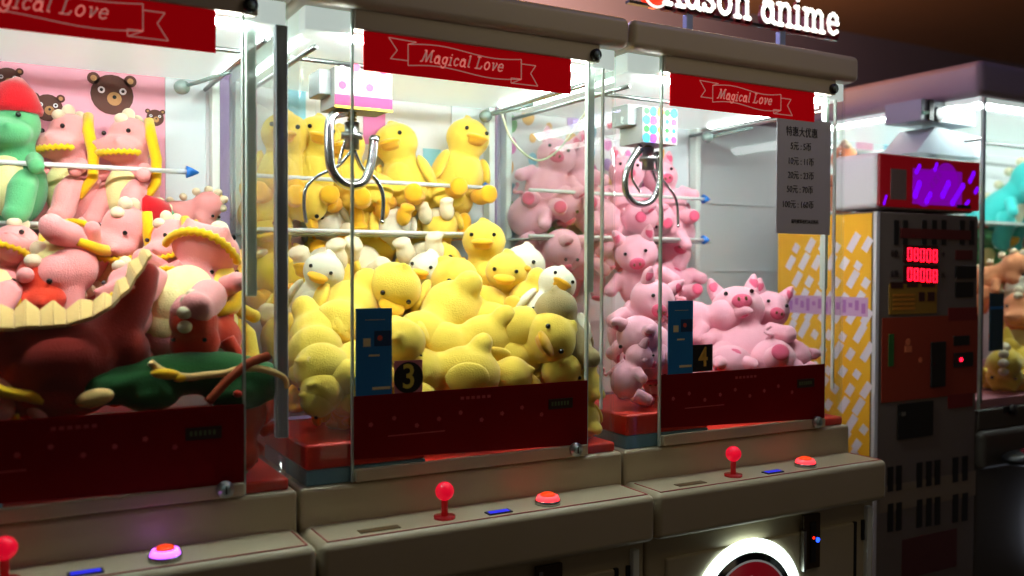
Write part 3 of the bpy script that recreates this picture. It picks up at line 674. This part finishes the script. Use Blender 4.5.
for row,(y0,y1) in enumerate(((467,491),(504,531))):
    for px in (890,898.5,919,928.5,937,955,964.5): 
        o=-.16*(px-890); kq(m,px-2.6,y0+o*.9-(0 if row==0 else 0),px+2.6,y1+o*.9,.003); m.build('vent',BL,K,.001); m=M()
m=M(); kq(m,902,540,956,566,.002); m.build('red_patch',mat('kiosk faint red',(88,34,34),rough=.5),K)
m=M(); kq(m,880,487,975,495,.0015); m.build('belt_strip',mat('kiosk pale strip',(134,118,98),rough=.5),K)

# ------------------------------------------------------------------ machine five, larger, on the right
X5=3.127; Y5=.30
R5=empty('claw_machine',(X5,Y5,0),'tall claw machine at the right edge behind the coin changer, with teal plushes','claw machine')
def p5(px,py,Y): return at(px,py,Y)-R5.location
w5=2.2; d5=1.0
L5=mat('lilac grey lid',(156,142,152),rough=.4); BK=mat('dark olive body',(66,60,52),rough=.5)
M().box((0,.0,0),(w5,d5,.80)).build('cabinet_body',BK,R5,.012)
M().box((.0,-.03,.60),(w5,.05,.74)).build('control_panel',BK,R5,.02)
M().box((.006,-.004,.74),(w5-.006,d5,.815)).build('front_sill',BK,R5,.006)
M().box((.0,-.0,1.962),(w5,d5,2.097)).build('lid',L5,R5,.03,seg=4)
M().box((.02,.02,1.945),(w5-.02,d5-.02,1.965)).build('lid_lining',INNER,R5)
M().box((.02,.02,.815),(w5-.02,d5-.02,.85)).build('prize_tray',mat('dusty pink floor',(190,120,130),rough=.5),R5,.004)
m=M(); m.box((.004,.03,.816),(.010,d5-.03,1.962)); sp=m.build('side_pane',GLASS,R5)
m=M(); m.box((.02,.004,.816),(w5-.02,.010,1.962)); sp=m.build('door_pane',GLASS,R5); M().box((.018,.002,.816),(.023,.012,1.96)).build('pane_edge',EDGE,sp)
M().box((.036,.006,.84),(.041,.014,1.96)).build('pane_edge',mat('dark edge seal',(90,100,104),rough=.3),sp)
m=M(); m.box((.02,d5-.03,.85),(w5-.02,d5-.02,1.95))
for x0,x1,z0,z1,c in((.05,.15,1.5,1.95,2),(.2,.32,1.5,1.95,3),(.36,.46,1.6,1.9,4),(.5,.62,1.5,1.95,1),(.7,.8,1.4,1.95,2)): m.cur=c; m.box((x0,d5-.032,z0),(x1,d5-.03,z1))
m.build('back_panel',WP,R5)
for a in(((.06,.05,1.935),(w5-.06,.07,1.945)),((.03,.12,1.935),(.05,d5-.1,1.945)),((w5-.05,.12,1.935),(w5-.03,d5-.1,1.945))): M().box(*a).build('led_tube',LED5,R5)
m=M(); m.cyl((.03,.3,1.86),(w5-.03,.3,1.86),.008); m.cyl((.03,.75,1.86),(w5-.03,.75,1.86),.008); m.cyl((.16,.1,1.83),(.16,.9,1.83),.007); m.build('gantry_rail',STEEL,R5)
m=M(); a=p5(912,100,.5); b_=p5(966,128,.5)
m.box((a.x,.16,b_.z),(b_.x,.32,a.z)); m.cur=1; m.cyl((a.x+.10,.158,b_.z+.03),(a.x+.10,.15,b_.z+.03),.028,18); m.box((a.x+.035,.15,b_.z),(a.x+.06,.16,a.z)); m.cur=2; m.box((a.x+.005,.152,b_.z+.02),(a.x+.06,.16,b_.z+.034))
cg=m.build('claw',[mat('grey motor block',(150,156,162),rough=.4,metal=.3),DARK,mat('green cable',(30,120,90),rough=.5)],R5,.002,'grey claw carriage with motor')
m=M(); a=p5(905,126,.52); b_=p5(972,160,.52); a2=p5(924,126,.52); z0=b_.z
m.prism([(a.x,.17,z0),(b_.x,.17,z0),(b_.x-.01,.17,a.z-.02),(a2.x,.17,a.z)],(0,.16,0)); m.build('claw_housing',mat('pale grey housing',(190,204,214),rough=.4),cg)
hx=(a.x+b_.x)/2; M().cyl((hx,.25,z0),(hx,.25,z0-.1),.012,12).build('claw_hub',STEEL,cg)
for s in(-1,0,1): M().tube(smooth([(hx,.25,z0-.1),(hx+s*.06,.25-.04*(s==0),z0-.14),(hx+s*.08,.25-.07*(s==0),z0-.2),(hx+s*.03,.25-.04*(s==0),z0-.26)]),.006,8).build('claw_finger',CHROME,cg)
z=p5(1005,222,.62).z; M().box((.05,.30,z-.012),(w5-.03,.85,z)).build('shelf',EDGE,R5)
m=M(); a=p5(988,293,.31); b_=p5(1000.5,350,.31); m.box((a.x,.0,b_.z),(b_.x,.004,a.z)); m.cur=1; m.box((a.x,-.001,a.z-.06),(b_.x,.0,a.z-.05)); m.build('poster',[mat('dark teal card',(20,62,76),rough=.4),BLUE1],R5,label='dark teal card')
m=M(); c=p5(1010,409,.3); m.cyl((c.x,-.006,c.z),(c.x,-.02,c.z),.02,18); m.box((c.x-.045,-.006,c.z-.01),(c.x-.01,-.0,c.z+.012)); m.build('lock',DARK,R5)
c=p5(1017,456,.25); m=M(); m.ell((c.x,-.09,c.z),(.12,.07,.028)); m.cur=1; m.ell((c.x+.02,-.10,c.z+.018),(.07,.04,.02)); m.build('control_pad',[DARK,mat('dark crimson pad',(130,16,34),rough=.3)],R5,label='dark crimson round pad')
c=p5(1060,522,.3); m=M(); m.ring((c.x,-.004,c.z),.165,.195,.012,64); rg=m.build('ring_light',mat('cool halo light',(225,232,255),emit=4),R5); M().disc((c.x,-.006,c.z),.163,.008,48).build('logo_disc',DARK,rg)

# ------------------------------------------------------------------ lit shop sign on the lid of the pig machine
SY=.33
SG=empty('shop_sign',(1.803,SY,ZT),'glowing white letter sign standing on posts above the pig claw machine','sign')
SW=mat('lit letter face',(255,252,244),emit=1.02); SR=mat('dark red letter edge',(130,18,26),rough=.5)
def sp_(px,py,Y=SY): return at(px,py,Y)-SG.location
for px in (690,783):
    a=sp_(px,40); m=M(); m.box((a.x-.012,.0,0),(a.x+.012,.02,.11)); m.build('post',mat('pale blue post',(170,195,230),rough=.3,metal=.4),SG,.002)
A0=sp_(663,3); A1=sp_(838,36); 
m=M(); m.box((A0.x-.12,.0,A0.z-.016),(A1.x+.0,.018,A0.z-.008)); m.build('rail',DARK,SG)
s='Kason anime'; tot=stroke_len(s,.12); hgt=(A1.x-A0.x)/tot; x=A0.x
for ch in s:
    if ch!=' ':
        m=M(); stroke_glyph(m,ch,(x,-.002,A0.z),hgt*1.06,hgt*.215,.004); lt=m.build('letter',SW,SG)
        m=M(); stroke_glyph(m,ch,(x+.005,.014,A0.z-.010),hgt*1.06,hgt*.28,.0155); m.build('letter_return',SR,lt)
    x+=(GL[ch][0]+.12)*hgt
c=sp_(655,-8); m=M(); m.cyl((c.x,.016,c.z),(c.x,-.004,c.z),.045,32); lg=m.build('logo_disc',mat('lit vermilion disc',(255,70,40),emit=1.2,ecol=(255,50,20)),SG)
M().ring((c.x,-.004,c.z),.040,.047,.003,32).build('logo_rim',SW,lg)

# ------------------------------------------------------------------ room
FL=mat('dark speckled floor',(70,62,58),rough=.35,noise=.3,scale=30)
struct('floor', M().box((-4,-4,-.05),(8,3,0)), FL)
WB=mat('plum wall paint',(104,94,106),rough=.7,noise=.08,scale=3)
struct('wall_back', M().box((-4,2.4,0),(8,2.5,4)), WB)
struct('wall_partition', M().box((2.275,.93,0),(2.93,.97,1.9)).box((2.29,.925,.55),(2.92,.93,.553)).box((2.29,.925,1.05),(2.92,.93,1.053)).box((2.29,.925,1.32),(2.92,.93,1.323)).box((2.29,.925,1.58),(2.92,.93,1.583)), mat('pale grey partition',(238,240,242),rough=.6,noise=.04,scale=5))
BS=mat('brown soffit',(120,84,56),rough=.7,noise=.1,scale=4)
zb=at(900,42,2.4).z
struct('ceiling', M().box((-4,.75,zb),(8,2.5,zb+.1)), BS)
struct('trim_1', M().box((-4,.73,zb),(8,.75,zb+.6)), BS)
struct('ceiling_upper', M().box((-4,-4,zb+.6),(8,.75,zb+.7)), mat('blue grey ceiling',(90,100,150),rough=.7))

# ------------------------------------------------------------------ lights
def area(name, loc, rot, size, energy, col, sy=None):
    l=bpy.data.lights.new(name,'AREA'); l.energy=energy; l.color=col; l.size=size
    if sy: l.shape='RECTANGLE'; l.size_y=sy
    o=bpy.data.objects.new(name,l); C.objects.link(o); o.location=loc; o.rotation_euler=[R(a) for a in rot]; o['kind']='structure'; return o
area('light_aisle',(1.8,-1.0,2.6),(28,0,0),1.1,3.3,(1.0,.82,.52))
area('light_violet',(1.6,1.1,1.99),(112,0,0),.7,75,(.80,.68,.92))  # unseen lamp added behind the lids to brighten the back wall
area('light_violet',(1.2,1.6,zb-.05),(0,0,0),.8,30,(.62,.55,1.0))
area('light_blue',(2.6,-.6,zb+.4),(180,0,0),.8,10,(.3,.4,1.0))
area('light_amber',(2.4,1.5,2.0),(180,0,0),.35,80,(1.0,.55,.15))  # unseen uplight added behind the lids to warm the soffit
wd=bpy.data.worlds.new('world'); SC.world=wd; wd.use_nodes=True
wd.node_tree.nodes['Background'].inputs[0].default_value=(.6,.45,.32,1); wd.node_tree.nodes['Background'].inputs[1].default_value=.07
vs=SC.view_settings; vs.view_transform='Standard'; vs.look='None'; vs.gamma=1; vs.use_curve_mapping=False; vs.exposure=0
#PLUSH#
# ------------------------------------------------------------------ soft toys
G='ducks heaped in the middle machine'; HOME=0
for a in [
 # seen through the left machine
 ('duck', 258, 158, 0.77, (0, 5, -20), 'yellow duck above the upper rod, seen through the left machine side glass', 1.0),
 ('duckc', 256, 208, 0.77, (70, 0, 60), 'yellow duck between the rods, seen through the left machine side glass', 0.95),
 ('duck', 262, 252, 0.72, (10, -10, -30), 'yellow duck under the lower rod beside the dark grey corner post', 1.0),
 ('duckc', 262, 300, 0.66, (-30, 10, -30), 'cream bellied duck seen through the left machine pane beside the grey post', 1.0),
 ('duck', 270, 345, 0.58, (70, 0, -30), 'yellow duck low in the rear left of the heap beside the grey post', 1.0),
 ('duck',461,160,.76,(0,10,0),'yellow duck sitting at the right end of the shelf beside the upper blue rod cap',1.0),
 ('duck',440,196,.70,(78,0,-95),'yellow duck lying flat between the two shelf rods, tail towards the right corner',.95),
 ('duck',400,165,.77,(0,-12,-40),'yellow duck slumped above the upper rod midway between claw and blue cap',1.0),
 ('duck',392,192,.70,(82,0,80),'yellow duck lying between the shelf rods directly right of the big claw finger',.9),
 ('duck',345,168,.77,(0,-8,-30),'yellow duck above the upper rod directly behind the chrome claw',.95),
 ('duck',310,160,.78,(0,10,-10),'yellow duck at the far left end of the upper rod in the middle machine',.95),
 # second shelf
 ('cduck',322,212,.76,(8,-18,-20),'off white duck at the left end of the lower rod, behind the claw tip',.8),
 ('duckc',362,212,.78,(-20,10,-60),'yellow duck with cream belly on the shelf under the claw',.8),
 ('cduck',398,218,.76,(-65,15,-30),'off white duck lying back on the shelf under the lying yellow ducks',.75),
 ('duckc',440,220,.76,(-70,-10,-30),'duck with cream belly low at the right end of the shelf, above the lower rod',.75),
 # below the lower rod
 ('duckc',328,262,.72,(-60,-12,-25),'duck lying on its back with pale cream belly under the lower rod, leftmost',1.0),
 ('duckc',370,258,.72,(-50,35,-20),'tilted duck with cream belly under the lower rod, behind the blue card',1.0),
 ('duckc',428,256,.72,(-65,-10,-30),'duck on its back with cream belly and yellow foot under the lower rod, right one',.95),
 ('duck',484,262,.60,(0,0,-32),'upright yellow duck facing out, highest of the heap in the middle machine',.95),
 ('duck',468,300,.52,(30,-20,-70),'yellow duck with round head just below the upright duck of the heap',1.05),
 ('duck',385,303,.52,(45,20,-10),'yellow duck with bowed head above and right of the blue card',1.05),
 ('cduck',425,290,.60,(0,10,-50),'off white duck peeping out between two yellow ducks in mid heap',.85),
 ('cduck',318,290,.55,(10,20,-30),'off white duck in the left corner of the heap above a round yellow belly',.8),
 ('duck',345,318,.45,(105,30,-20),'yellow duck lying face down left of the blue card, upper',1.05),
 ('duck',438,325,.42,(120,35,-40),'yellow duck leaning to the right in the heap above the number 3 sticker',1.15),
 ('duck',505,292,.50,(12,6,-34),'yellow duck with two black eyes facing out right of the heap centre',.9),
 ('cduck',526,283,.62,(0,-10,-40),'off white duck with its face up behind the heap, left of the large white one',.85),
 ('cduck',558,286,.52,(0,12,-38),'large off white duck with black eyes on the right slope of the heap',.95),
 ('cduck',584,300,.36,(-10,28,-20),'off white duck tipped to the right pane above the red panel',.8),
 ('tduck',600,330,.20,(6,14,198),'cream duck in a shaded taupe tone pressing its round head against the right corner pane',.9),
 ('duck',548,318,.38,(120,0,10),'yellow duck below the off white ducks on the right slope',.95),
 ('duck',503,330,.36,(85,-20,20),'yellow duck nose down in the lower middle of the heap',1.0),
 ('duck',468,345,.34,(90,30,-90),'yellow duck lying on its front between the heap centre and the red panel',1.0),
 ('duck',528,350,.27,(10,62,-30),'yellow duck lying with raised head just above the red panel display',1.05),
 ('duck',445,375,.27,(82,0,-100),'yellow duck stretched out flat right of the number 3 sticker',1.0),
 ('duck',400,345,.34,(80,-25,-20),'yellow duck behind the number 3 sticker and the blue card',.95),
 ('duck',490,380,.27,(80,0,60),'yellow duck lying low behind the top edge of the red panel',.85),
 ('cduck',574,345,.30,(30,20,-10),'off white duck hanging head down on the right slope of the heap',.75),
 ('duck',566,372,.27,(70,-25,-10),'small yellow duck standing low beside the right end of the red panel',.8),
 ('duck',606,373,.215,(0,-4,198),'yellow duck stacked upright in the right corner, upper of two',.56),
 ('duck',605,420,.21,(0,4,186),'yellow duck stacked upright in the right corner, lower of two',.56),
 ('duck',318,345,.36,(100,-30,-30),'yellow duck in the left corner column, third from the bottom',1.0),
 ('duck',336,385,.27,(80,10,-70),'yellow duck lying crosswise in the left corner, left of the blue card',1.0),
 ('duck',306,378,.24,(90,0,20),'yellow duck squeezed in the left corner next to the grey post',.75),
 ('duck',334,420,.235,(80,0,-50),'yellow duck lying on the red floor behind the lower left pane',.75),
 ('duck',308,425,.21,(85,10,-80),'yellow duck sitting on the red floor at the far left corner pane',.65),
 ('duck',415,400,.30,(80,0,-30),G,.9),('duck',520,400,.32,(80,0,-30),G,.9),('duck',370,400,.34,(80,0,90),G,.9),('duck',560,410,.4,(0,0,-30),G,.9),
 ('duck',500,360,.50,(0,0,-30),G,1.0),('duck',420,350,.52,(0,0,-30),G,1.0),('duck',350,360,.50,(0,0,-30),G,1.0),('duck',550,350,.5,(0,0,-30),G,1.0),
 ('duck',440,285,.68,(0,0,-30),G,1.0),('duck',400,320,.66,(0,0,-30),G,1.0),('duck',500,320,.66,(0,0,-30),G,1.0),
]:
    if a[5]==G: toy(a[0],a[1],a[2],a[3],a[4],'yellow duck almost buried inside the heap of the middle machine',a[6],G)
    else: toy(*a)
G='pigs buried in the pig machine heap'; HOME=1
for a in [
 ('pig',706,322,.46,(70,0,40),'pink pig lying between the blue card and the large snouted pig',1.0),
 ('pig',633,372,.22,(20,10,60),'pink pig sitting at the very left corner pane above the red chute box',.62),
 ('pig',532,175,.77,(0,15,-30),'pink pig at the left of the upper rod, seen through the duck machine side pane',.95),
 ('pig',573,178,.77,(0,-10,-40),'pink pig second from the left above the upper rod of the pig machine',.95),
 ('pig',535,210,.76,(60,0,60),'pink pig lying between the rods, left one, behind the duck machine side pane',.95),
 ('pig',580,214,.77,(60,0,-100),'pink pig lying between the rods, second one, behind the side panes',.95),
 ('pig',530,252,.74,(70,0,20),'pink pig under the lower rod of the pig machine, leftmost behind the ducks',.95),
 ('pig',577,256,.74,(70,0,-60),'pink pig under the lower rod, directly above the off white ducks',.95),
 ('pig',622,190,.77,(0,5,-30),'pink pig above the upper rod left of the silver claw',.9),
 ('pig',660,195,.77,(0,-15,-20),'pink pig above the upper rod behind the silver claw',.9),
 ('pig',628,225,.72,(60,0,30),'pink pig lying on the shelf below the silver claw, left one',.95),
 ('pig',668,226,.72,(60,10,-80),'pink pig lying on the shelf at the claw tip, near the blue cap',.95),
 ('pig',640,272,.60,(20,-10,-40),'pink pig in the left corner column of the pig machine, topmost',1.0),
 ('pig',678,270,.72,(-20,10,-20),'pink pig behind the blue card of machine 4, below the shelf end',.95),
 ('pig',642,318,.42,(20,20,-10),'pink pig leaning on the left corner pane, second from the top',1.0),
 ('pig',645,358,.30,(60,10,-60),'pink pig nose down in the left corner pane, third from the top',.95),
 ('pig',646,395,.24,(80,0,-20),'pink pig lying on the red floor in the left corner of the pig machine',.85),
 ('pig',700,335,.50,(75,0,60),'pink pig lying on its side directly right of the blue card of machine 4',1.1),
 ('pig',742,334,.36,(-28,-6,-32),'largest pink pig with snout raised in the middle of the pig heap',1.25),
 ('pig',793,328,.40,(0,14,-20),'pink pig with upright ears and black eye at the right of the pig heap',1.0),
 ('pig',806,358,.26,(80,0,100),'pink pig flopped forward over the right end of the red panel',.9),
 ('pig',838,392,.20,(172,0,90),'pink pig hanging head down in the right corner pane of machine 4',.56),
 ('pig',725,365,.34,(80,0,-30),'pink pig lying low behind the red panel next to the number 4',1.0),
]: toy(*a)
for px,py,Y in ((770,375,.45),(690,380,.5),(720,350,.62),(765,345,.62),(660,345,.6)): toy('pig',px,py,Y,(0,0,-30),'pink pig almost hidden inside the heap of machine 4',1.0,G)
HOME=-1
for a in [
 ('gdino',12,164,.76,(0,0,-30),'green dinosaur with red hat at the left edge on the shelf',1.05),
 ('dino',70,170,.76,(0,-6,-55),'pink dinosaur turned left on the shelf, between green one and its twin',1.0),
 ('dino',128,174,.76,(0,-3,-45),'pink dinosaur at the right end of the shelf under the bear print',1.0),
 ('dino',190,215,.74,(70,0,60),'pink dinosaur tumbled at the blue lower rod cap of the left machine',.7),
 ('dino',72,262,.60,(-80,-22,-30),'pink dinosaur on its back kicking both feet up beneath the shelf rods',1.05),
 ('dino',2,280,.55,(-30,0,-30),'pink dinosaur cut by the left edge under the green one',1.0),
 ('dino',122,262,.66,(20,15,-40),'pink dinosaur leaning forward behind the raised burgundy tail',1.0),
 ('dino',178,272,.55,(10,-10,-60),'pink dinosaur with yellow frill behind the large pale belly',.9),
 ('dino',222,285,.40,(-48,14,-25),'large pink dinosaur with pale belly leaning on the right glass corner',1.3),
 ('dino',172,312,.38,(-55,-12,-20),'pink dinosaur with pale belly left of the large one at the corner',1.0),
 ('dino',135,318,.42,(-10,-20,-40),'pink dinosaur half behind the burgundy tail in the left machine',.9),
 ('gdino',168,238,.78,(60,0,-40),'green dinosaur tucked behind the pink ones below the right rod end',.8),
 ('sdino',252,295,.55,(0,0,-30),'orange peach dinosaur squeezed in the rear right corner of the left machine',1.0),
 ('ydino',262,310,.42,(0,0,20),'yellow dinosaur standing at the right side pane of the left machine',.9),
 ('vdino',264,445,.215,(160,0,-30),'vermilion dinosaur upside down in the lower right corner pane',.62),
 ('vdino',205,335,.30,(70,0,-30),'vermilion dinosaur lying between the pale bellies and the green plush',.9),
 ('vdino',50,320,.55,(20,0,-30),'vermilion dinosaur upright behind the large burgundy plush',1.1),
 ('vdino',120,350,.50,(70,0,-30),'vermilion dinosaur low behind the burgundy plush neck',1.0),
 ('dino',22,400,.20,(75,0,-60),'pinkish dinosaur pressed low in the left front under the burgundy plush',.8),
]: toy(*a)
for a in [
 ('tdino',1014,200,.70,(40,0,10),'teal dinosaur on the shelf of the right machine',1.35),
 ('tdino',1040,190,.70,(0,10,-40),'teal dinosaur cut by the right edge on the upper shelf',1.2),
 ('gdino',985,250,.80,(0,0,-40),'green dinosaur with red hat below the shelf of the right machine',.9),
 ('ydino',1008,252,.76,(0,-15,-30),'yellow dinosaur below the shelf next to the green one',.8),
 ('dino',1030,250,.74,(0,0,-30),'pink dinosaur below the shelf at the right picture edge',.9),
 ('sdino',997,278,.60,(60,0,20),'peach dinosaur lying above the dark teal card',1.0),
 ('cduck',1020,295,.55,(60,0,-50),'off white duck lying beside the peach dinosaur in the right machine',1.0),
 ('sdino',1018,330,.50,(10,0,-60),'peach dinosaur right of the dark teal card',1.1),
 ('ydino',1005,368,.42,(82,0,-60),'yellow dinosaur lying flat at the bottom of the right machine',1.1),
 ('duck',1035,365,.42,(82,0,60),'yellow duck lying low at the right edge of the right machine',1.1),
 ('sdino',845,180,.85,(0,0,-30),'peach dinosaur seen over the coin changer side, at the back of the right machine',1.0),
]: toy(*a)

# large burgundy plush: body swelling low, neck rising to an upturned tip, scalloped cream crest along its back
def at_m2(px,py,Y,root): return at(px,py,Y)-root.location
bp=at(60,405,.24); BG=empty('dinosaur_plush',(bp.x,bp.y,.95),'huge burgundy dinosaur plush with zigzag cream crest filling the lower left','plush toy')
q=lambda px,py,Y: at(px,py,Y)-BG.location
m=M(); m.tube(smooth([q(-60,345,.30),q(-10,350,.28),q(50,352,.27),q(95,345,.26),q(125,318,.26),q(140,285,.26),q(147,262,.26)],5),
   [.075+.0*i for i in range(10)]+[.07,.072,.074,.074,.072,.068,.062,.055,.05,.046,.044,.042,.040,.038,.037,.036,.034,.032,.030,.027,.02][:21],14)
m.ell(q(128,352,.24),(.045,.05,.05)).ell(q(60,360,.24),(.12,.08,.085)).ell(q(-20,365,.26),(.12,.08,.09)).ell(q(55,395,.25),(.11,.07,.05))
partobj('body',fuse('body',m,.009,PL['burg'],5),BG)
top=[(-60,312),(-35,300),(-18,312),(0,303),(14,309),(25,298),(40,309),(53,299),(66,309),(80,298),(93,300),(104,291),(112,296),(116,280),(126,276),(128,262),(138,256),(141,248),(150,250)]
m=M(); base=[(-60,335),(-35,330),(-18,330),(0,328),(14,328),(25,326),(40,326),(53,325),(66,324),(80,320),(93,316),(104,310),(112,305),(120,296),(130,288),(136,276),(143,268),(148,258),(152,254)]
for (a,b),(c,d) in zip(zip(top,base),list(zip(top,base))[1:]):
    P=[q(*a,.225),q(*c,.225),q(*d,.175),q(*b,.175)]; m.prism(P,(0.002,.014,-.008))
m.build('crest',PL['tan'],BG,.003,'tan zigzag crest')
m=M(); m.ell(q(95,398,.17),(.035,.012,.018),(0,-10,0)); m.build('foot_patch',PL['tan'],BG,label='tan foot patch')
# large green plush lying along the front glass
bp=at(200,405,.2); GR=empty('dinosaur_plush',(bp.x,bp.y,.95),'long dark green dinosaur plush lying along the front glass right of the burgundy one','plush toy')
q=lambda px,py,Y: at(px,py,Y)-GR.location
m=M(); m.tube(smooth([q(82,388,.20),q(120,385,.21),q(165,376,.22),q(215,372,.22),q(260,378,.21),q(284,388,.20)],4),[.02]+[.035+.002*i for i in range(6)]+[.046]*7+[.044,.042,.04,.038,.034,.03,.026],14)
m.ell(q(240,392,.20),(.075,.035,.04)).ell(q(150,395,.20),(.06,.035,.035)).ell(q(275,385,.19),(.03,.03,.032))
partobj('body',fuse('body',m,.008,PL['dkgreen'],4),GR)
m=M(); m.tube(smooth([q(150,362,.165),q(163,371,.165),q(185,377,.16),(q(205,375,.16)),q(225,373,.155),q(240,369,.155),q(262,369,.155),q(283,377,.155),q(286,388,.158)],5),.0075,8); m.build('frill',PL['tan'],GR,label='tan frill seam')
m=M(); m.ell(q(166,374,.16),(.03,.012,.011),(0,8,0)).ell(q(180,378,.158),(.014,.01,.008)); m.build('spot',PL['frill'],GR,label='golden yellow patch')
m=M(); m.tube(smooth([q(268,356,.17),q(248,364,.155),q(228,380,.15),q(208,402,.155)],5),.010,8); m.build('strap',mat('rust strap',(170,70,30),rough=.8),GR,label='rust orange strap')
SC.cycles.transparent_max_bounces=32; SC.cycles.max_bounces=8; SC.cycles.diffuse_bounces=4; SC.cycles.glossy_bounces=4
SC.cycles.caustics_reflective=False; SC.cycles.caustics_refractive=False; SC.cycles.sample_clamp_indirect=6
